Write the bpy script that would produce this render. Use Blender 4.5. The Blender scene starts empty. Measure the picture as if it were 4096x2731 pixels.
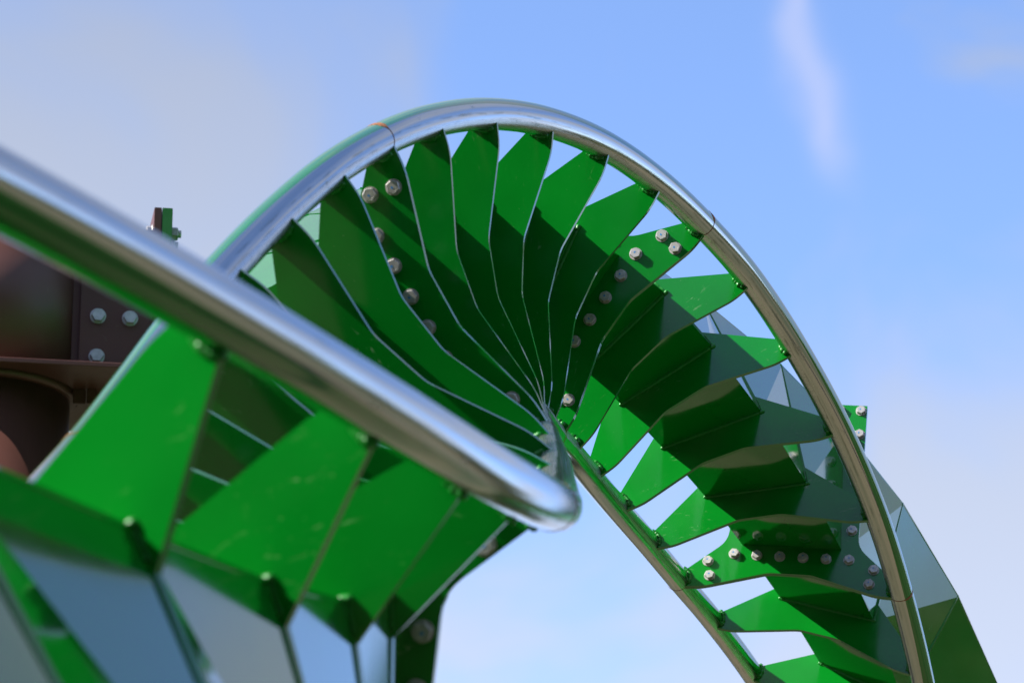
import bpy, bmesh, math, random
from mathutils import Vector, Matrix, Quaternion
import numpy as np
random.seed(7)
S = bpy.context.scene
COL = S.collection

# ------------------------------------------------------------------ camera
cam = bpy.data.cameras.new('camera')
cam_o = bpy.data.objects.new('camera', cam); COL.objects.link(cam_o)
cam_o.location = (0, 0, 1.7)
cam_o.rotation_euler = (math.radians(90 + 18), 0, 0)
cam.sensor_width = 36; cam.lens = 132.26
cam.clip_start = 0.1; cam.clip_end = 20000
cam.dof.use_dof = True; cam.dof.focus_distance = 17.6; cam.dof.aperture_fstop = 4.8
cam.dof.aperture_blades = 7
S.camera = cam_o

# ------------------------------------------------------------------ world
SUN_EL, SUN_AZ = math.radians(38.0), math.radians(102.5)     # azimuth from +Y towards -X
to_sun = Vector((-math.sin(SUN_AZ)*math.cos(SUN_EL), math.cos(SUN_AZ)*math.cos(SUN_EL), math.sin(SUN_EL)))
W = bpy.data.worlds.new('World'); S.world = W; W.use_nodes = True
nt = W.node_tree; nt.nodes.clear()
def nd(t, tree=None, **k):
    n = (tree or nt).nodes.new(t)
    for a, b in k.items(): setattr(n, a, b)
    return n
def lk(a, b, tree=None): (tree or nt).links.new(a, b)
def mth(op, a, b=None, tree=None, clamp=False):
    n = nd('ShaderNodeMath', tree, operation=op, use_clamp=clamp)
    for i, v in enumerate((a, b)):
        if v is None: continue
        if isinstance(v, (int, float)): n.inputs[i].default_value = v
        else: lk(v, n.inputs[i], tree)
    return n.outputs[0]
sky = nd('ShaderNodeTexSky', sky_type='NISHITA', sun_disc=False)
sky.sun_elevation = SUN_EL; sky.sun_rotation = -SUN_AZ
sky.air_density = 0.6; sky.dust_density = 0.6; sky.ozone_density = 3.0
tc = nd('ShaderNodeTexCoord')
mp = nd('ShaderNodeMapping'); lk(tc.outputs['Generated'], mp.inputs['Vector'])
mp.inputs['Location'].default_value = CLOUD_LOC = (8.217, 0.327, 0.528)
big = nd('ShaderNodeTexNoise'); big.inputs['Scale'].default_value = 4.943; big.inputs['Detail'].default_value = 5.0
big.inputs['Roughness'].default_value = 0.52; big.inputs['Distortion'].default_value = 0.6
lk(mp.outputs[0], big.inputs['Vector'])
cr = nd('ShaderNodeMapRange', interpolation_type='SMOOTHSTEP')
cr.inputs['From Min'].default_value = 0.415; cr.inputs['From Max'].default_value = 0.60
cr.inputs['To Max'].default_value = 0.95
lk(big.outputs['Fac'], cr.inputs['Value'])
# a thin rising wisp of cloud: a narrow vertical streak in azimuth, broken up by noise
sep = nd('ShaderNodeSeparateXYZ'); lk(tc.outputs['Generated'], sep.inputs[0])
wn = nd('ShaderNodeTexNoise'); wn.inputs['Scale'].default_value = 17.0; wn.inputs['Detail'].default_value = 3.0
lk(tc.outputs['Generated'], wn.inputs['Vector'])
azm = mth('DIVIDE', sep.outputs[0], sep.outputs[1])
WZ, WX = 0.3926, 0.0829
slope = mth('MULTIPLY', mth('SUBTRACT', sep.outputs[2], WZ), 0.225)
dx = mth('ADD', mth('SUBTRACT', azm, WX), mth('ADD', slope, mth('MULTIPLY', mth('SUBTRACT', wn.outputs['Fac'], 0.5), 0.030)))
st = mth('EXPONENT', mth('MULTIPLY', mth('POWER', mth('DIVIDE', dx, 0.0056), 2.0), -1.0))
stz = nd('ShaderNodeMapRange', interpolation_type='SMOOTHSTEP')
stz.inputs['From Min'].default_value = 0.340; stz.inputs['From Max'].default_value = 0.362; lk(sep.outputs[2], stz.inputs['Value'])
wisp = mth('MULTIPLY', mth('MULTIPLY', st, stz.outputs[0]), 0.5)
mixc = nd('ShaderNodeMixRGB'); lk(cr.outputs[0], mixc.inputs['Fac'])
tint = nd('ShaderNodeMixRGB', blend_type='MULTIPLY'); tint.inputs['Fac'].default_value = 1.0
lk(sky.outputs[0], tint.inputs['Color1']); tint.inputs['Color2'].default_value = SKY_TINT = (1.22, 1.22, 1.28, 1)
hz = nd('ShaderNodeMapRange'); hz.inputs['From Min'].default_value = 0.21; hz.inputs['From Max'].default_value = 0.40
hz.inputs['To Min'].default_value = 0.96; hz.inputs['To Max'].default_value = 0.64; lk(sep.outputs[2], hz.inputs['Value'])   # clouds paler towards the horizon
cc = nd('ShaderNodeMixRGB', blend_type='MULTIPLY'); cc.inputs['Fac'].default_value = 1.0
cc.inputs['Color1'].default_value = (2.45, 2.74, 3.45, 1); lk(hz.outputs[0], cc.inputs['Color2'])
lk(tint.outputs[0], mixc.inputs['Color1']); lk(cc.outputs[0], mixc.inputs['Color2'])
mixw = nd('ShaderNodeMixRGB'); lk(wisp, mixw.inputs['Fac'])
lk(mixc.outputs[0], mixw.inputs['Color1']); mixw.inputs['Color2'].default_value = (2.3, 2.45, 3.4, 1)
bg = nd('ShaderNodeBackground'); bg.inputs['Strength'].default_value = 0.125
lk(mixw.outputs[0], bg.inputs['Color'])
wo = nd('ShaderNodeOutputWorld'); lk(bg.outputs[0], wo.inputs['Surface'])

# ------------------------------------------------------------------ sun, exposure
sl = bpy.data.lights.new('sun', 'SUN'); sl.energy = 5.0; sl.angle = math.radians(0.53); sl.color = (1.0, 0.95, 0.87)
so = bpy.data.objects.new('sun', sl); COL.objects.link(so); so.location = (-20, -10, 40)
so.rotation_euler = (-to_sun).to_track_quat('-Z', 'Y').to_euler()
S.view_settings.view_transform = 'Standard'; S.view_settings.look = 'None'
S.view_settings.exposure = 1.22; S.view_settings.gamma = 1.0; S.view_settings.use_curve_mapping = False
S.render.engine = 'CYCLES'
S.cycles.max_bounces = 8; S.cycles.use_denoising = True

# ------------------------------------------------------------------ materials
def mat(name):
    m = bpy.data.materials.new(name); m.use_nodes = True
    t = m.node_tree; b = t.nodes['Principled BSDF']
    return m, t, b
def noise(t, scale, detail=4, rough=0.5, vec=None, dist=0.0):
    n = nd('ShaderNodeTexNoise', t); n.inputs['Scale'].default_value = scale
    n.inputs['Detail'].default_value = detail; n.inputs['Roughness'].default_value = rough; n.inputs['Distortion'].default_value = dist
    if vec is not None: lk(vec, n.inputs['Vector'], t)
    return n.outputs['Fac']
def ramp(t, fac, lo, hi, a=0.0, b=1.0):
    n = nd('ShaderNodeMapRange', t, interpolation_type='SMOOTHSTEP')
    n.inputs['From Min'].default_value = lo; n.inputs['From Max'].default_value = hi
    n.inputs['To Min'].default_value = a; n.inputs['To Max'].default_value = b
    lk(fac, n.inputs['Value'], t); return n.outputs[0]
def mix(t, fac, a, b):
    n = nd('ShaderNodeMixRGB', t)
    for i, v in ((0, fac), (1, a), (2, b)):
        if isinstance(v, (int, float)): n.inputs[i].default_value = v
        elif isinstance(v, tuple): n.inputs[i].default_value = (*v, 1)
        else: lk(v, n.inputs[i], t)
    return n.outputs[0]
def obj_vec(t, stretch=(1, 1, 1)):
    c = nd('ShaderNodeTexCoord', t); oi = nd('ShaderNodeObjectInfo', t)
    o = mth('MULTIPLY', oi.outputs['Random'], 57.0, t)
    v = nd('ShaderNodeVectorMath', t, operation='ADD'); lk(c.outputs['Object'], v.inputs[0], t); lk(o, v.inputs[1], t)
    s = nd('ShaderNodeVectorMath', t, operation='MULTIPLY'); lk(v.outputs[0], s.inputs[0], t); s.inputs[1].default_value = stretch
    return s.outputs[0], oi.outputs['Random']
def bump(t, b, h, strength, dist):
    n = nd('ShaderNodeBump', t); n.inputs['Strength'].default_value = strength; n.inputs['Distance'].default_value = dist
    lk(h, n.inputs['Height'], t); lk(n.outputs[0], b.inputs['Normal'], t)

def paint(name, base, dark, dust, rough=0.10, dust_amt=0.5, coat=0.12):
    m, t, b = mat(name)
    v, rnd = obj_vec(t)
    big_ = noise(t, 2.3, 3, 0.5, v)
    c = mix(t, ramp(t, big_, 0.35, 0.7), base, dark)
    c = mix(t, mth('MULTIPLY', rnd, 0.16, t), c, tuple(x*0.55 for x in base))          # plates differ a little from one another
    # rubbed streaks and dust specks
    v2, _ = obj_vec(t, (9, 26, 9)); sc = noise(t, 1.6, 6, 0.62, v2, 0.8)
    patch = noise(t, 3.1, 2, 0.5, v)
    rub = mth('MULTIPLY', ramp(t, sc, 0.60, 0.74), ramp(t, patch, 0.52, 0.68), t)
    sp = ramp(t, noise(t, 150, 1, 0.5, v), 0.77, 0.82)
    c = mix(t, mth('MULTIPLY', rub, dust_amt, t), c, dust)
    c = mix(t, mth('MULTIPLY', sp, 0.25, t), c, dust)
    lk(c, b.inputs['Base Color'], t)
    r = mth('ADD', mth('MULTIPLY', ramp(t, noise(t, 5.0, 5, 0.6, v), 0.3, 0.75), 0.07, t), mth('ADD', mth('MULTIPLY', rub, 0.25, t), rough, t), t)
    lk(r, b.inputs['Roughness'], t)
    b.inputs['Specular IOR Level'].default_value = 0.5
    b.inputs['Coat Weight'].default_value = coat; b.inputs['Coat Roughness'].default_value = 0.06
    hh = mth('ADD', noise(t, 3.0, 2, 0.5, v), mth('MULTIPLY', noise(t, 160, 2, 0.5, v), 0.05, t), t)
    bump(t, b, hh, 0.03, 0.02)
    return m
GREEN = paint('green_paint', (0.0018, 0.190, 0.013), (0.0014, 0.160, 0.011), (0.30, 0.42, 0.26))
GLOSS = paint('glossy_green_spine_paint', (0.0018, 0.190, 0.013), (0.0014, 0.160, 0.011), (0.30, 0.42, 0.26), rough=0.08, dust_amt=0.3, coat=0.75)
WELD = paint('green_paint_on_weld', (0.0018, 0.190, 0.013), (0.0014, 0.160, 0.011), (0.30, 0.42, 0.26), rough=0.38, coat=0.0)
BROWN = paint('brown_paint', (0.115, 0.046, 0.036), (0.090, 0.036, 0.030), (0.22, 0.16, 0.13), rough=0.42, coat=0.0)

def steel():
    m, t, b = mat('bare_rail_steel')
    uv = nd('ShaderNodeUVMap', t)
    s = nd('ShaderNodeVectorMath', t, operation='MULTIPLY'); lk(uv.outputs[0], s.inputs[0], t); s.inputs[1].default_value = (2.2, 70, 1)
    lines = noise(t, 1.0, 5, 0.6, s.outputs[0])
    s2 = nd('ShaderNodeVectorMath', t, operation='MULTIPLY'); lk(uv.outputs[0], s2.inputs[0], t); s2.inputs[1].default_value = (26, 7, 1)
    ripple = noise(t, 1.0, 4, 0.6, s2.outputs[0], 0.5)
    s3 = nd('ShaderNodeVectorMath', t, operation='MULTIPLY'); lk(uv.outputs[0], s3.inputs[0], t); s3.inputs[1].default_value = (5.5, 10, 1)
    stain = noise(t, 1.0, 6, 0.65, s3.outputs[0], 0.4)
    c = mix(t, ramp(t, lines, 0.3, 0.7), (0.54, 0.55, 0.55), (0.62, 0.63, 0.64))
    sm = ramp(t, stain, 0.60, 0.72)
    c = mix(t, mth('MULTIPLY', sm, 0.55, t), c, (0.20, 0.22, 0.17))
    # wheel track: a scuffed band between the crown and the inner side, with grimy wavering edges and cross scratches
    sx = nd('ShaderNodeSeparateXYZ', t); lk(uv.outputs[0], sx.inputs[0], t)
    s4 = nd('ShaderNodeVectorMath', t, operation='MULTIPLY'); lk(uv.outputs[0], s4.inputs[0], t); s4.inputs[1].default_value = (3.0, 1, 1)
    vv = mth('ADD', sx.outputs[1], mth('MULTIPLY', mth('SUBTRACT', noise(t, 1.0, 4, 0.6, s4.outputs[0]), 0.5, t), 0.045, t), t)
    edge = mth('ADD', mth('EXPONENT', mth('MULTIPLY', mth('POWER', mth('DIVIDE', mth('SUBTRACT', vv, 0.775, t), 0.010, t), 2.0, t), -1.0, t), None, t),
               mth('EXPONENT', mth('MULTIPLY', mth('POWER', mth('DIVIDE', mth('SUBTRACT', vv, 0.83, t), 0.007, t), 2.0, t), -1.0, t), None, t), t)
    band = mth('MULTIPLY', ramp(t, vv, 0.82, 0.84), ramp(t, vv, 0.955, 0.975, 1.0, 0.0), t)
    s5 = nd('ShaderNodeVectorMath', t, operation='MULTIPLY'); lk(uv.outputs[0], s5.inputs[0], t); s5.inputs[1].default_value = (75, 6, 1)
    cross = noise(t, 1.0, 4, 0.65, s5.outputs[0], 0.3)
    grime = ramp(t, noise(t, 1.0, 3, 0.5, s3.outputs[0]), 0.42, 0.62)
    c = mix(t, mth('MULTIPLY', mth('MULTIPLY', edge, grime, t), 0.55, t), c, (0.16, 0.18, 0.15))
    c = mix(t, mth('MULTIPLY', mth('MULTIPLY', band, ramp(t, cross, 0.50, 0.68), t), 0.5, t), c, (0.24, 0.26, 0.24))
    lk(c, b.inputs['Base Color'], t)
    b.inputs['Metallic'].default_value = 1.0
    r = mth('ADD', mth('MULTIPLY', lines, 0.09, t), mth('ADD', mth('ADD', mth('MULTIPLY', sm, 0.22, t), mth('MULTIPLY', band, 0.14, t), t), 0.09, t), t)
    lk(r, b.inputs['Roughness'], t)
    hh = mth('ADD', mth('MULTIPLY', lines, 0.5, t), mth('MULTIPLY', ripple, 0.15, t), t)
    bump(t, b, hh, 0.09, 0.003)
    return m
STEEL = steel()
def simple(name, col, metal, rough, var=0.25, scale=40):
    m, t, b = mat(name); v, _ = obj_vec(t)
    n = noise(t, scale, 4, 0.6, v)
    d = tuple(c*(1-var) for c in col)
    lk(mix(t, ramp(t, n, 0.3, 0.7), col, d), b.inputs['Base Color'], t)
    lk(ramp(t, n, 0.3, 0.7, rough, min(1, rough+0.15)), b.inputs['Roughness'], t)
    b.inputs['Metallic'].default_value = metal
    bump(t, b, n, 0.15, 0.002)
    return m
BOLT = simple('galvanised_bolt', (0.52, 0.50, 0.48), 0.55, 0.40, 0.35, 60)
ZINC = simple('bright_zinc', (0.62, 0.66, 0.70), 0.6, 0.35)
BLUE = simple('blue_marker', (0.02, 0.22, 0.55), 0.0, 0.5)
RUST = simple('rust', (0.36, 0.13, 0.045), 0.1, 0.75, 0.55, 120)
GRND, gt, gb = mat('dry_grass_ground')
gv = nd('ShaderNodeTexCoord', gt)
g1 = noise(gt, 0.05, 6, 0.6, gv.outputs['Object']); g2 = noise(gt, 0.9, 5, 0.6, gv.outputs['Object'])
gc = mix(gt, ramp(gt, g1, 0.38, 0.62), (0.028, 0.040, 0.014), (0.125, 0.100, 0.056))
gc = mix(gt, ramp(gt, g2, 0.35, 0.75, 0.0, 0.5), gc, (0.022, 0.028, 0.010))
lk(gc, gb.inputs['Base Color'], gt); gb.inputs['Roughness'].default_value = 0.95

# ------------------------------------------------------------------ helpers
def mesh_obj(name, verts, faces, mats, parent=None, smooth=False, fmat=None):
    me = bpy.data.meshes.new(name); me.from_pydata(verts, [], faces)
    for m in (mats if isinstance(mats, (list, tuple)) else [mats]): me.materials.append(m)
    if smooth: me.polygons.foreach_set('use_smooth', [True]*len(me.polygons))
    if fmat is not None: me.polygons.foreach_set('material_index', fmat)
    me.update()
    o = bpy.data.objects.new(name, me); COL.objects.link(o)
    if parent: o.parent = parent
    return o
def link_obj(name, me, parent, M):
    o = bpy.data.objects.new(name, me); COL.objects.link(o); o.parent = parent
    o.matrix_local = M; return o
def tag(o, label, cat, group=None):
    o['label'] = label; o['category'] = cat
    if group: o['group'] = group
def empty(name, loc):
    o = bpy.data.objects.new(name, None); COL.objects.link(o); o.location = loc; o.empty_display_size = 0.3
    return o
def bm_mesh(name, bm, mats):
    me = bpy.data.meshes.new(name); bmesh.ops.recalc_face_normals(bm, faces=bm.faces[:]); bm.to_mesh(me); bm.free()
    for m in (mats if isinstance(mats, (list, tuple)) else [mats]): me.materials.append(m)
    return me
def prism(bm, outline, z0, z1, bevel=0.0):
    """Extrude a closed (x, y) outline from z0 to z1."""
    a = [bm.verts.new((x, y, z0)) for x, y in outline]; b = [bm.verts.new((x, y, z1)) for x, y in outline]
    n = len(a); fs = [bm.faces.new(a[::-1]), bm.faces.new(b)]
    fs += [bm.faces.new((a[i], a[(i+1) % n], b[(i+1) % n], b[i])) for i in range(n)]
    bm.normal_update()
    if bevel:
        es = set(e for f in fs[:2] for e in f.edges)
        bmesh.ops.bevel(bm, geom=list(es), offset=bevel, segments=1, affect='EDGES', clamp_overlap=True)
def box(bm, lo, hi, M=None, bevel=0.0):
    vs = [bm.verts.new(Vector((x, y, z))) for x in (lo[0], hi[0]) for y in (lo[1], hi[1]) for z in (lo[2], hi[2])]
    q = [(0,1,3,2), (4,6,7,5), (0,4,5,1), (2,3,7,6), (0,2,6,4), (1,5,7,3)]
    fs = [bm.faces.new([vs[i] for i in f]) for f in q]
    if bevel: bmesh.ops.bevel(bm, geom=list(set(e for f in fs for e in f.edges)), offset=bevel, segments=2, affect='EDGES')
    if M is not None: bmesh.ops.transform(bm, matrix=M, verts=bm.verts[:])
def cyl(bm, r, z0, z1, n=48, r2=None, c=(0, 0)):
    r2 = r if r2 is None else r2
    prism_a = [bm.verts.new((c[0]+r*math.cos(2*math.pi*i/n), c[1]+r*math.sin(2*math.pi*i/n), z0)) for i in range(n)]
    prism_b = [bm.verts.new((c[0]+r2*math.cos(2*math.pi*i/n), c[1]+r2*math.sin(2*math.pi*i/n), z1)) for i in range(n)]
    for i in range(n):
        f = bm.faces.new((prism_a[i], prism_a[(i+1) % n], prism_b[(i+1) % n], prism_b[i])); f.smooth = True
    bm.faces.new(prism_a[::-1]); bm.faces.new(prism_b)

# ------------------------------------------------------------------ ground
gm = bmesh.new(); N_ = 24; R_ = 6000.0
gvs = [[gm.verts.new((R_*math.copysign(abs(i/N_*2-1)**2, i/N_*2-1), R_*math.copysign(abs(j/N_*2-1)**2, j/N_*2-1), 0)) for j in range(N_+1)] for i in range(N_+1)]
for i in range(N_):
    for j in range(N_): gm.faces.new((gvs[i][j], gvs[i+1][j], gvs[i+1][j+1], gvs[i][j+1]))
ground = bpy.data.objects.new('ground', bm_mesh('ground', gm, GRND)); COL.objects.link(ground); ground['kind'] = 'structure'
for f in ground.data.polygons:
    if f.normal.z < 0: f.flip()

# ------------------------------------------------------------------ unseen tree belt, added as something dark for rails and paint to reflect
LEAF, lt, lb = mat('tree_leaves')
lv, _ = obj_vec(lt)
lk(mix(lt, ramp(lt, noise(lt, 0.35, 4, 0.6, lv), 0.3, 0.7), (0.030, 0.055, 0.014), (0.085, 0.095, 0.026)), lb.inputs['Base Color'], lt); lb.inputs['Roughness'].default_value = 0.7
BARK = simple('tree_bark', (0.075, 0.055, 0.040), 0.0, 0.9, 0.4, 8)
rt = random.Random(21); wv = []; wf = []; wm = []
def quad(c, a, b, mi):
    i = len(wv); wv.extend((c-a-b, c+a-b, c+a+b, c-a+b)); wf.append((i, i+1, i+2, i+3)); wm.append(mi)
def wood_tree(x, y, hgt, rad):
    n = 9
    for k in range(n):                                   # tapered trunk
        a0, a1 = 2*math.pi*k/n, 2*math.pi*(k+1)/n; i = len(wv); r0, r1 = 0.035*hgt*0.6, 0.012*hgt
        wv.extend((Vector((x+r0*math.cos(a0), y+r0*math.sin(a0), 0)), Vector((x+r0*math.cos(a1), y+r0*math.sin(a1), 0)),
                   Vector((x+r1*math.cos(a1), y+r1*math.sin(a1), hgt*.7)), Vector((x+r1*math.cos(a0), y+r1*math.sin(a0), hgt*.7)))); wf.append((i, i+1, i+2, i+3)); wm.append(1)
    lumps = [(Vector((x+rt.gauss(0, .45)*rad, y+rt.gauss(0, .45)*rad, hgt*(rt.uniform(.30, .86) if j_ > 5 else rt.uniform(.04, .22)))), rad*rt.uniform(.35, .6)) for j_ in range(20)]  # low lumps close gaps where bright ground would be reflected
    for c, r in lumps:
        for _ in range(60):
            d = Vector((rt.gauss(0, 1), rt.gauss(0, 1), rt.gauss(0, 1))).normalized()
            p = c + d*r*rt.uniform(.6, 1.05); a = Vector((rt.gauss(0, 1), rt.gauss(0, 1), rt.gauss(0, 1))).normalized(); b = a.cross(d).normalized()
            s = rt.uniform(.25, .55); quad(p, a*s, b*s*rt.uniform(.6, 1), 0)
for k in range(76):
    az = 2*math.pi*(k+rt.uniform(-.4, .4))/76            # 0 = straight behind the photographer
    az_ = (az+math.pi) % (2*math.pi) - math.pi           # positive towards the sun's side
    if -60 < math.degrees(az_) < 45: D, hh = 27 + rt.uniform(-4, 6), rt.uniform(18, 24)        # tall behind the camera, to darken reflections and fill light
    elif 45 <= math.degrees(az_) < 140: D, hh = 36 + rt.uniform(-4, 6), rt.uniform(14, 18)      # on the sunny side
    else: D, hh = 80 + rt.uniform(-6, 10), rt.uniform(8, 12)                                    # low and far ahead and to the right
    wood_tree(-math.sin(az)*D, 6-math.cos(az)*D, hh, rt.uniform(4.2, 6.0))
wood = mesh_obj('added_tree_belt', wv, wf, [LEAF, BARK], None, False, wm); wood['kind'] = 'stuff'
wood['label'] = 'unseen belt of dark green trees added for reflections'; wood['category'] = 'trees'

# ------------------------------------------------------------------ the track: stations of the barrel roll
# one row per cross tie: position of the mid point between the rails, the axis from rail to rail, the axis towards the spine
STATIONS = [
    (-2.8807, 3.6338, 3.3315, 0.1939, -0.3806, 0.9042, 0.6105, -0.6746, -0.4149),
    (-2.3912, 4.1157, 3.3418, 0.3181, -0.4381, 0.8408, 0.6286, -0.5664, -0.5329),
    (-1.9517, 4.6436, 3.3564, 0.4403, -0.4762, 0.7611, 0.6245, -0.4467, -0.6407),
    (-1.5658, 5.2113, 3.3842, 0.5572, -0.4939, 0.6675, 0.5982, -0.3188, -0.7352),
    (-1.2373, 5.8355, 3.4321, 0.6834, -0.488, 0.543, 0.5399, -0.1629, -0.8258),
    (-0.9761, 6.4899, 3.5195, 0.7926, -0.4529, 0.4082, 0.4545, -0.0073, -0.8907),
    (-0.7818, 7.1608, 3.6549, 0.8814, -0.3917, 0.2639, 0.3412, 0.1417, -0.9293),
    (-0.6481, 7.8183, 3.8349, 0.943, -0.3108, 0.1191, 0.2044, 0.2582, -0.9442),
    (-0.5562, 8.458, 4.0484, 0.9756, -0.2191, -0.015, 0.0599, 0.3312, -0.9417),
    (-0.4963, 9.0831, 4.2848, 0.9818, -0.1254, -0.1425, -0.0861, 0.3749, -0.9231),
    (-0.4574, 9.6994, 4.5439, 0.962, -0.0421, -0.2697, -0.2304, 0.4043, -0.8851),
    (-0.4232, 10.3064, 4.8253, 0.916, 0.0227, -0.4006, -0.3718, 0.423, -0.8263),
    (-0.3787, 10.9031, 5.1225, 0.8434, 0.0749, -0.532, -0.5092, 0.4274, -0.7471),
    (-0.3202, 11.4907, 5.4257, 0.7447, 0.1282, -0.655, -0.6415, 0.4084, -0.6494),
    (-0.2548, 12.0774, 5.7271, 0.6184, 0.182, -0.7645, -0.7659, 0.3574, -0.5345),
    (-0.1867, 12.6529, 6.0043, 0.4856, 0.2159, -0.8471, -0.8595, 0.2944, -0.4177),
    (-0.1105, 13.2448, 6.2683, 0.3355, 0.2223, -0.9154, -0.9274, 0.2486, -0.2795),
    (-0.0132, 13.8583, 6.5151, 0.159, 0.2037, -0.9661, -0.9702, 0.2137, -0.1146),
    (0.1051, 14.4761, 6.7237, -0.0335, 0.1685, -0.9851, -0.9815, 0.1804, 0.0642),
    (0.2395, 15.1069, 6.8894, -0.2319, 0.1315, -0.9638, -0.9558, 0.1532, 0.2509),
    (0.3827, 15.757, 7.0106, -0.413, 0.1056, -0.9046, -0.8959, 0.1313, 0.4243),
    (0.5279, 16.4, 7.0939, -0.571, 0.093, -0.8156, -0.806, 0.125, 0.5786),
    (0.6934, 17.0565, 7.1398, -0.7196, 0.0807, -0.6896, -0.6738, 0.1588, 0.7217),
    (0.8851, 17.7478, 7.1161, -0.8429, 0.067, -0.5339, -0.5086, 0.2248, 0.8311),
    (1.0968, 18.4288, 7.0215, -0.9392, 0.0833, -0.3331, -0.3002, 0.2714, 0.9144),
    (1.309, 19.0911, 6.8757, -0.9872, 0.1218, -0.1033, -0.0685, 0.2616, 0.9627),
    (1.4923, 19.7022, 6.7187, -0.9813, 0.1647, 0.0996, 0.1343, 0.2152, 0.9673),
    (1.6787, 20.3204, 6.5395, -0.9294, 0.228, 0.2903, 0.3348, 0.1899, 0.923),
    (1.8748, 20.961, 6.2979, -0.8316, 0.3083, 0.4621, 0.5317, 0.2011, 0.8227),
    (2.0559, 21.5693, 5.9861, -0.6943, 0.3906, 0.6044, 0.7048, 0.1992, 0.6809),
    (2.2048, 22.1461, 5.6072, -0.5252, 0.4693, 0.7099, 0.8437, 0.1783, 0.5064),
    (2.3104, 22.6737, 5.1938, -0.3346, 0.5227, 0.7841, 0.939, 0.1142, 0.3245),
    (2.3735, 23.1841, 4.7511, -0.1294, 0.561, 0.8176, 0.9908, 0.0396, 0.1296),
    (2.3877, 23.6806, 4.2888, 0.0808, 0.5824, 0.8089, 0.9967, -0.0422, -0.0692),
    (2.3493, 24.1669, 3.8172, 0.286, 0.5858, 0.7583, 0.9565, -0.1271, -0.2626),
]
SPLICE = {3, 9, 15, 21, 26, 31}      # ties that are bolted double flanges between two track sections
ST = []
for row in STATIONS:
    p = Vector(row[0:3]); u = Vector(row[3:6]).normalized(); n = Vector(row[6:9]); n = (n - u*u.dot(n)).normalized()
    t = u.cross(n)
    ST.append((p, Matrix((u, n, t)).transposed()))
NS = len(ST)
BASE = Vector((ST[9][0].x, ST[9][0].y, 0.0))
track = empty('roller_coaster_track', BASE)
tag(track, 'green steel roller coaster track with bare silver rails rolling through a corkscrew overhead', 'track')
def frame(i, off=(0, 0, 0)):
    p, R = ST[i]
    return Matrix.Translation(p - BASE) @ R.to_4x4() @ Matrix.Translation(off)

# cross-section measures (metres): half gauge, rail radius, spine box
G, RR = 0.604, 0.0642
US, NSF, UD, NSB, NW = 0.268, 0.225, 0.215, 0.985, 0.322
TT = 0.024                                    # plate thickness
FT = 0.016                                    # each flange of a splice

def arc_pts(c, r, a0, a1, n): return [(c[0]+r*math.cos(a0+(a1-a0)*i/n), c[1]+r*math.sin(a0+(a1-a0)*i/n)) for i in range(n+1)]
def rounded(pts, rad):
    """Round the corners of a polyline: rad is a dict index -> cut length."""
    out = []
    for i, p in enumerate(pts):
        c = rad.get(i, 0)
        if not c: out.append(p); continue
        p = Vector(p); a = Vector(pts[i-1]); b = Vector(pts[(i+1) % len(pts)])
        s = p+(a-p).normalized()*c; e = p+(b-p).normalized()*c
        for k in range(5):
            t = k/4; out.append(tuple((1-t)**2*s + 2*t*(1-t)*p + t*t*e))
    return out
def half_outline(splice):
    # on the +u side, from the rider edge at the centre out to the rail and back to the spine
    wl = lambda u: 0.090 + (0.526-u)*(NW-0.090)/(0.526-US)
    pts = [(0.115, 0.062), (0.469, -0.041), (0.5590, -0.046)]
    a_in = math.atan2(-0.046, 0.5590-G); a_out = math.radians(146)
    a_in %= 2*math.pi
    pts += arc_pts((G, 0), RR-0.004, a_in, a_out, 8)[1:]
    pts += [(0.572, wl(0.572))]
    if splice: pts += [(0.354, wl(0.354)), (0.328, 1.130)]
    else: pts += [(US+0.0004, wl(US+0.0004)), (UD+0.0004, NSB+0.0004)]
    n = len(pts)
    rad = {0: 0.028, 1: 0.040}
    if splice: rad[n-2] = 0.06
    return pts, rad
def outline(splice):
    pts, rad = half_outline(splice)
    m = len(pts)
    full = pts + [(-x, y) for x, y in pts[::-1]]
    r2 = dict(rad)
    for k, v in rad.items(): r2[2*m-1-k] = v
    return rounded(full, r2)
bm = bmesh.new(); prism(bm, outline(False), -TT/2, TT/2); bmesh.ops.triangulate(bm, faces=[f for f in bm.faces if len(f.verts) > 4], ngon_method='EAR_CLIP'); TIE_ME = bm_mesh('cross_tie', bm, GREEN)
bm = bmesh.new(); prism(bm, outline(True), -FT-0.001, -0.001); prism(bm, outline(True), 0.001, FT+0.001)
bmesh.ops.triangulate(bm, faces=[f for f in bm.faces if len(f.verts) > 4], ngon_method='EAR_CLIP')
SPL_ME = bm_mesh('splice_flange', bm, GREEN)

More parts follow.
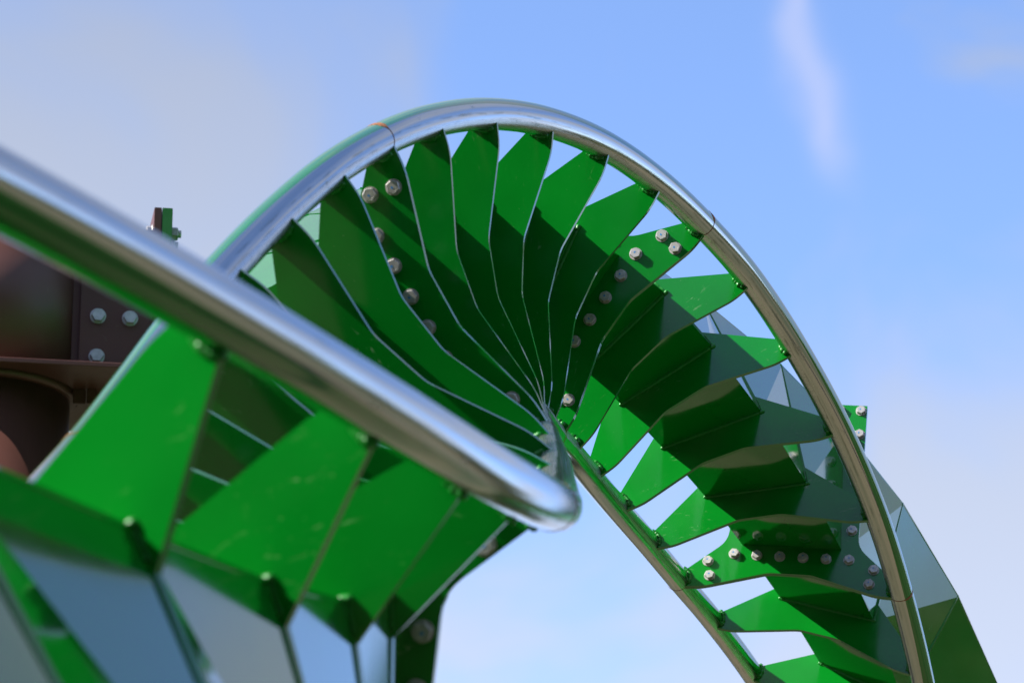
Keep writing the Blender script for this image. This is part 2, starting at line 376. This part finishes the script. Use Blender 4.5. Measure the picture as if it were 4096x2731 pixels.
# hexagon bolt: washer and head on the near face, nut and thread end on the far face; a blue marker dab on the head
def hexa(bm, r, z0, z1, ch, mi=0, flip=1):
    rings = []
    for rr, z in ((r, z0), (r, z1-flip*ch), (r*0.90, z1)):
        rings.append([bm.verts.new((rr*math.cos(math.pi/3*i), rr*math.sin(math.pi/3*i), z)) for i in range(6)])
    for a, b in zip(rings, rings[1:]):
        for i in range(6): bm.faces.new((a[i], a[(i+1) % 6], b[(i+1) % 6], b[i])).material_index = mi
    bm.faces.new(rings[-1]).material_index = mi
def bolt_mesh(name, half, dab=True):
    bm = bmesh.new()
    cyl(bm, 0.030, -half-0.004, -half+0.001, 20)
    hexa(bm, 0.0265, -half-0.004, -half-0.0235, 0.0035, 0, -1)
    a = [bm.verts.new((0.0165*math.cos(math.pi/9*i), 0.0165*math.sin(math.pi/9*i), -half-0.0236)) for i in range(18)]
    b = [bm.verts.new((0.0150*math.cos(math.pi/9*i), 0.0150*math.sin(math.pi/9*i), -half-0.0222)) for i in range(18)]
    for i in range(18): bm.faces.new((a[i], a[(i+1) % 18], b[(i+1) % 18], b[i]))
    if dab:
        d = [bm.verts.new((0.0042*math.cos(math.pi/4*i)*(1.5 if i % 2 else .7)+0.003, 0.0052*math.sin(math.pi/4*i), -half-0.0241)) for i in range(8)]
        bm.faces.new(d).material_index = 1
    cyl(bm, 0.0150, -half-0.0222, half+0.002, 14)
    hexa(bm, 0.0265, half, half+0.024, 0.0035, 0, 1)
    cyl(bm, 0.0145, half+0.024, half+0.036, 14)
    bmesh.ops.recalc_face_normals(bm, faces=bm.faces[:])
    return bm_mesh(name, bm, [BOLT, BLUE])
BOLT_ME = bolt_mesh('bolt', FT+0.001)
BOLT_POS = [(s*u, n) for s in (1, -1) for u, n in ((0.063, 0.163), (0.188, 0.163), (0.312, 0.165), (0.450, 0.112), (0.432, 0.025),
            (0.312, 0.345), (0.309, 0.495), (0.306, 0.645), (0.303, 0.795), (0.300, 0.945), (0.296, 1.095), (0.178, 1.095), (0.060, 1.095))]

# weld beads: lumpy fillets round the rail and along the spine corner
def bead(bm, path, r, lump, seed):
    rg = random.Random(seed); rings = []; n = 7
    L = [Vector(q) for q in path]
    for i, q in enumerate(L):
        d = (L[min(i+1, len(L)-1)] - L[max(i-1, 0)]).normalized()
        e = d.cross(Vector((0, 0, 1))).normalized(); z = Vector((0, 0, 1))
        k = r*(1 + lump*(rg.random()-0.5)*2) * (0.35 if i in (0, len(L)-1) else 1)
        rings.append([bm.verts.new(q + e*math.cos(2*math.pi*j/n)*k + z*math.sin(2*math.pi*j/n)*k*(1+0.3*lump*rg.random())) for j in range(n)])
    for a, b in zip(rings, rings[1:]):
        for j in range(n): bm.faces.new((a[j], a[(j+1) % n], b[(j+1) % n], b[j])).smooth = True
    bm.faces.new(rings[0]); bm.faces.new(rings[-1])
def lerp_path(a, b, n): return [tuple(Vector(a).lerp(Vector(b), i/n)) for i in range(n+1)]
def rail_weld(half, s, seed):
    bm = bmesh.new()
    a0 = math.radians(206); a1 = math.radians(112)
    pts = [(s*(G+(RR+0.003)*math.cos(a0+(a1-a0)*i/26)), (RR+0.003)*math.sin(a0+(a1-a0)*i/26), -half-0.002) for i in range(27)]
    bead(bm, pts, 0.0105, 0.30, seed)
    return bm_mesh('weld_bead', bm, WELD)
def spine_weld(half, s, seed):
    bm = bmesh.new()
    bead(bm, lerp_path((s*(US+0.004), NSF-0.006, -half-0.002), (s*(US+0.002), NW-0.02, -half-0.001), 16), 0.0042, 0.3, seed)
    return bm_mesh('weld_bead', bm, WELD)
def front_weld(half, seed):
    bm = bmesh.new()
    bead(bm, lerp_path((-US-0.012, NSF-0.003, -half), (US+0.012, NSF-0.003, -half), 60), 0.0085, 0.22, seed)
    for s in (1, -1): bead(bm, lerp_path((s*(US-0.016), NSF-0.004, -half-0.002), (s*(US+0.016), NSF-0.002, -half-0.002), 6), 0.0105, 0.15, seed+s)
    return bm_mesh('weld_bead', bm, WELD)
WELDS = {}
for sp in (False, True):
    hf = FT+0.001 if sp else TT/2
    WELDS[sp] = [[rail_weld(hf, s, 3+v*10+s) for v in range(3) for s in (1, -1)], [spine_weld(hf, s, 5+v*10+s) for v in range(3) for s in (1, -1)], [front_weld(hf, 8)]]

EYE = Matrix.Identity(4)
for i in range(NS):
    sp = i in SPLICE
    tie = link_obj('splice_flange' if sp else 'cross_tie', SPL_ME if sp else TIE_ME, track, frame(i))
    v = i % 3
    for s in (0, 1):
        link_obj('weld_bead', WELDS[sp][0][v*2+s], tie, EYE)
        if not sp: link_obj('weld_bead', WELDS[sp][1][v*2+s], tie, EYE)
    if not sp: link_obj('weld_bead', WELDS[sp][2][0], tie, EYE)
    if sp:
        for k, (u, n) in enumerate(BOLT_POS):
            link_obj('bolt', BOLT_ME, tie, Matrix.Translation((u, n, 0)) @ Matrix.Rotation(random.uniform(0, 2), 4, 'Z'))

# rails: cubic through the stations, one tube per track section, the tie side painted green
def cr_point(pts, x):
    i = min(max(int(math.floor(x)), 0), len(pts)-2); t = x-i
    p1, p2 = pts[i], pts[i+1]
    p0 = pts[i-1] if i > 0 else p1*2-p2
    p3 = pts[i+2] if i+2 < len(pts) else p2*2-p1
    return 0.5*((2*p1)+(p2-p0)*t+(2*p0-5*p1+4*p2-p3)*t*t+(3*p1-p0-3*p2+p3)*t**3)
QS = [R.to_quaternion() for p, R in ST]
for a, b in zip(QS, QS[1:]):
    if a.dot(b) < 0: b.negate()
def q_at(x):
    i = min(max(int(math.floor(x)), 0), NS-2); return QS[i].slerp(QS[i+1], x-i)
NSEG, PER = 40, 12
GAP = 0.0035
def rail(side, x0, x1):
    ctr = [p + R @ Vector((side*G, 0, 0)) for p, R in ST]
    steps = int(round((x1-x0)*PER)); verts = []; faces = []; fm = []; uvs = []; length = 0.0; prev = None; ln = []
    for k in range(steps+1):
        x = x0+(x1-x0)*k/steps
        if k == 0 and x0 > 0: x += GAP
        if k == steps and x1 < NS-1: x -= GAP
        c = cr_point(ctr, x); q = q_at(x)
        d = (cr_point(ctr, min(x+.02, NS-1)) - cr_point(ctr, max(x-.02, 0))).normalized()
        inn = q @ Vector((-side, 0, 0)); inn = (inn - d*d.dot(inn)).normalized(); nn = d.cross(inn)
        if nn.dot(q @ Vector((0, 1, 0))) < 0: nn = -nn
        if prev is not None: length += (c-prev).length
        prev = c; ln.append(length + x0*0.95)
        for j in range(NSEG):
            a = 2*math.pi*j/NSEG
            verts.append(c - BASE + (inn*math.cos(a)+nn*math.sin(a))*RR)
    for k in range(steps):
        for j in range(NSEG):
            a = k*NSEG+j; b = k*NSEG+(j+1) % NSEG
            faces.append((a, b, b+NSEG, a+NSEG)); uvs.append((k, j))
            ang = (360*(j+0.5)/NSEG)
            fm.append(1 if (-2 < (ang if ang < 300 else ang-360) < (118 if side > 0 else 244)) else 0)
    o = mesh_obj('rail', verts, faces, [STEEL, GLOSS], track, True, fm)
    ul = o.data.uv_layers.new(name='UVMap'); i = 0; buf = []
    for (k, j) in uvs:
        for kk, jj in ((k, j), (k, j+1), (k+1, j+1), (k+1, j)): buf += [ln[kk], jj/NSEG]
    ul.data.foreach_set('uv', buf)
    # end caps
    return o
cuts = [0] + sorted(SPLICE) + [NS-1]
rails = {}
for side in (1, -1):
    for a, b in zip(cuts, cuts[1:]):
        o = rail(side, float(a), float(b)); rails[(side, b)] = o
# rusty joint seam round each rail at a splice: a narrow strap over the gap, widening into a bloom of rust
def seam(side, i, parent):
    ctr = [p + R @ Vector((side*G, 0, 0)) for p, R in ST]
    rg = random.Random(i*7+side); c = ctr[i]; q = QS[i]
    d = (cr_point(ctr, i+.02)-cr_point(ctr, i-.02)).normalized()
    inn = q @ Vector((-side, 0, 0)); inn = (inn-d*d.dot(inn)).normalized(); nn = d.cross(inn)
    if nn.dot(q @ Vector((0, 1, 0))) < 0: nn = -nn
    vs = []; fs = []; n = 64
    c0 = math.radians(207 + rg.uniform(-8, 8))
    for k in range(n):
        a = 2*math.pi*k/n
        dd = abs((a-c0+math.pi) % (2*math.pi)-math.pi)
        bloom = max(0, 1-dd/math.radians(42))
        w = 0.0022 + (0.024 if i in (15, 21) else 0.006)*min(1, bloom*1.7)*(0.85+0.3*rg.random())
        for rr, z in ((RR-0.002, -w), (RR+0.0011, -w*0.9), (RR+0.0011, w*0.9), (RR-0.002, w)):
            vs.append(c-BASE+(inn*math.cos(a)+nn*math.sin(a))*rr + d*z)
    for k in range(n):
        a = 4*k; b = 4*((k+1) % n)
        for j in range(3): fs.append((a+j, b+j, b+j+1, a+j+1))
    return mesh_obj('joint_seam', vs, fs, RUST, parent)
for side in (1, -1):
    for i in sorted(SPLICE): seam(side, i, rails[(side, i)])

# spine: a welded box, each bay made of four panels; the side panels are folded along a diagonal to follow the twist
def slab(name, grid, th, smooth=False):
    """grid[r][c] of (outer point, inward normal); a plate of thickness th."""
    rows, cols = len(grid), len(grid[0]); vs = []; fs = []; sm = []
    for lay in (0, 1):
        for r in grid:
            for pnt, nr in r: vs.append(pnt + nr*(th*lay))
    id_ = lambda l, r, c: l*rows*cols + r*cols + c
    for r in range(rows-1):
        for c in range(cols-1):
            fs.append((id_(0, r, c), id_(0, r, c+1), id_(0, r+1, c+1), id_(0, r+1, c))); sm.append(smooth)
            fs.append((id_(1, r, c), id_(1, r+1, c), id_(1, r+1, c+1), id_(1, r, c+1))); sm.append(False)
    for r in range(rows-1):
        for c in (0, cols-1): fs.append((id_(0, r, c), id_(0, r+1, c), id_(1, r+1, c), id_(1, r, c))); sm.append(False)
    for c in range(cols-1):
        for r in (0, rows-1): fs.append((id_(0, r, c), id_(1, r, c), id_(1, r, c+1), id_(0, r, c+1))); sm.append(False)
    o = mesh_obj(name, vs, fs, GLOSS, track)
    bm = bmesh.new(); bm.from_mesh(o.data); bmesh.ops.recalc_face_normals(bm, faces=bm.faces[:]); bm.to_mesh(o.data); bm.free()
    if smooth:
        o.data.polygons.foreach_set('use_smooth', [True]*len(o.data.polygons)); o.data.set_sharp_from_angle(angle=math.radians(30))
    return o
def loc(i, u, n, dz=0.0): return ST[i][0] + ST[i][1] @ Vector((u, n, dz)) - BASE
def patch(i, c0, c1, inward, th, m=9):
    """Ruled panel between the section corners c0 and c1 of two neighbouring ties."""
    A0, B0, A1, B1 = loc(i, *c0, 0.0005), loc(i, *c1, 0.0005), loc(i+1, *c0, -0.0005), loc(i+1, *c1, -0.0005)
    grid = []
    for r in range(m):
        v = r/(m-1); A, B = A0.lerp(A1, v), B0.lerp(B1, v); nn = q_at(i+v) @ Vector((*inward, 0))
        grid.append([(A.lerp(B, c/(m-1)), nn) for c in range(m)])
    return slab('spine_panel', grid, th, True)
for i in range(NS-1):
    patch(i, (-US-0.001, NSF), (US+0.001, NSF), (0, 1), 0.012)
    patch(i, (-UD-0.001, NSB), (UD+0.001, NSB), (0, -1), 0.012)
    for s in (1, -1):                                    # side plates bent along one diagonal to follow the twist
        c0, c1 = (s*US, NSF+0.003), (s*UD, NSB-0.003)
        A, B, D, C = loc(i, *c0, 0.0005), loc(i, *c1, 0.0005), loc(i+1, *c0, -0.0005), loc(i+1, *c1, -0.0005)
        inw = (q_at(i+0.5) @ Vector((-s, 0, 0)))*0.010
        vs = [A, B, C, D] + [v + inw for v in (A, B, C, D)]
        fs = [(0, 1, 2), (0, 2, 3), (4, 6, 5), (4, 7, 6), (0, 4, 5, 1), (1, 5, 6, 2), (2, 6, 7, 3), (3, 7, 4, 0)]
        if s < 0: fs = [f[::-1] for f in fs]
        mesh_obj('spine_panel', vs, fs, GLOSS, track)

# ------------------------------------------------------------------ brown support column behind the track, with its bracket
AX = Vector((-1.996, 13.437, 0)); HF = 5.86
col = empty('coaster_support', (AX.x, AX.y, 0))
tag(col, 'dark brown tubular steel support column with bolted bracket at the left edge behind the track', 'support column')
RZ = math.radians(10)
def add(name, fn, mats, parent=col, rot=True, z=HF):
    bm = bmesh.new(); fn(bm); me = bm_mesh(name, bm, mats)
    return link_obj(name, me, parent, Matrix.Translation((0, 0, z)) @ (Matrix.Rotation(RZ, 4, 'Z') if rot else Matrix.Identity(4)))
add('lower_tube', lambda b: cyl(b, 0.342, -HF, -0.012, 80), BROWN)
add('upper_tube', lambda b: cyl(b, 0.372, 0.008, 0.56, 80), BROWN)
add('tube_cap', lambda b: cyl(b, 0.384, 0.56, 0.576, 80), BROWN)
def flange(b):
    pts = [(-0.47, -0.45), (0.60, -0.45), (0.60, 0.38), (-0.47, 0.45)]
    prism(b, rounded(pts, {0: 0.05, 1: 0.03, 2: 0.03, 3: 0.05}), -0.010, 0.008, 0.002)
add('flange', flange, BROWN)
add('collar', lambda b: cyl(b, 0.360, -0.032, -0.011, 80, 0.378), BROWN)
add('face_plate', lambda b: box(b, (0.357, -0.200, 0.0085), (0.621, -0.175, 0.62), bevel=0.003), BROWN)
add('bracket_arm', lambda b: box(b, (0.30, -0.170, 0.0085), (0.620, 0.20, 0.60)), BROWN)
add('bracket_web', lambda b: box(b, (0.345, -0.16, -0.066), (0.392, -0.135, -0.0105), bevel=0.002), BROWN)
add('bracket_web', lambda b: box(b, (0.396, -0.17, -0.066), (0.430, -0.14, -0.0105), bevel=0.002), BROWN)
add('bracket_box', lambda b: box(b, (0.431, -0.10, -0.066), (0.60, 0.15, -0.0105)), BROWN)
add('joint_plate', lambda b: box(b, (0.622, -0.20, -0.05), (0.650, 0.20, 0.710), bevel=0.002), BROWN)
B2_ME = bolt_mesh('bolt', 0.035, False); B2_ME.materials[0] = ZINC
def put_bolt(parent, pos, rot, z=HF):
    return link_obj('bolt', B2_ME, parent, Matrix.Translation((0, 0, z)) @ Matrix.Rotation(RZ, 4, 'Z') @ Matrix.Translation(pos) @ rot)
front = Matrix.Rotation(-math.pi/2, 4, 'X')
for x, z in ((0.424, 0.265), (0.543, 0.262), (0.424, 0.107), (0.543, 0.42), (0.424, 0.42)): put_bolt(col, (x, -0.165, z), front)
add('stud', lambda b: cyl(b, 0.026, 0.0085, 0.026, 20, c=(0.440, -0.36)), ZINC)
side_b = Matrix.Rotation(math.pi/2, 4, 'Y')
B3_ME = bolt_mesh('bolt', 0.036, False); B3_ME.materials[0] = BOLT
for y in (-0.15, -0.02, 0.15):
    for z in (0.625, 0.03):
        link_obj('bolt', B3_ME, col, Matrix.Translation((0, 0, HF)) @ Matrix.Rotation(RZ, 4, 'Z') @ Matrix.Translation((0.6565, y, z)) @ side_b)

# green half of that joint, welded to the spine
def tb(name, fn):
    bm = bmesh.new(); fn(bm); me = bm_mesh(name, bm, GREEN)
    return link_obj(name, me, track, Matrix.Translation(AX - BASE + Vector((0, 0, HF))) @ Matrix.Rotation(RZ, 4, 'Z'))
tb('joint_plate', lambda b: box(b, (0.652, -0.20, -0.05), (0.691, 0.20, 0.710), bevel=0.002))
MS = Matrix.Translation(AX - BASE + Vector((0, 0, HF))) @ Matrix.Rotation(RZ, 4, 'Z')
near = [MS @ Vector(v) for v in ((0.692, -0.12, 0.05), (0.692, 0.18, 0.05), (0.692, 0.18, 0.60), (0.692, -0.12, 0.60))]
far = [loc(16, 0.21, NSB-0.01), loc(17, 0.21, NSB-0.01), loc(17, -0.21, NSB-0.01), loc(16, -0.21, NSB-0.01)]
mesh_obj('support_bracket', near+far, [(0, 1, 2, 3), (4, 7, 6, 5), (0, 4, 5, 1), (1, 5, 6, 2), (2, 6, 7, 3), (3, 7, 4, 0)], GREEN, track)
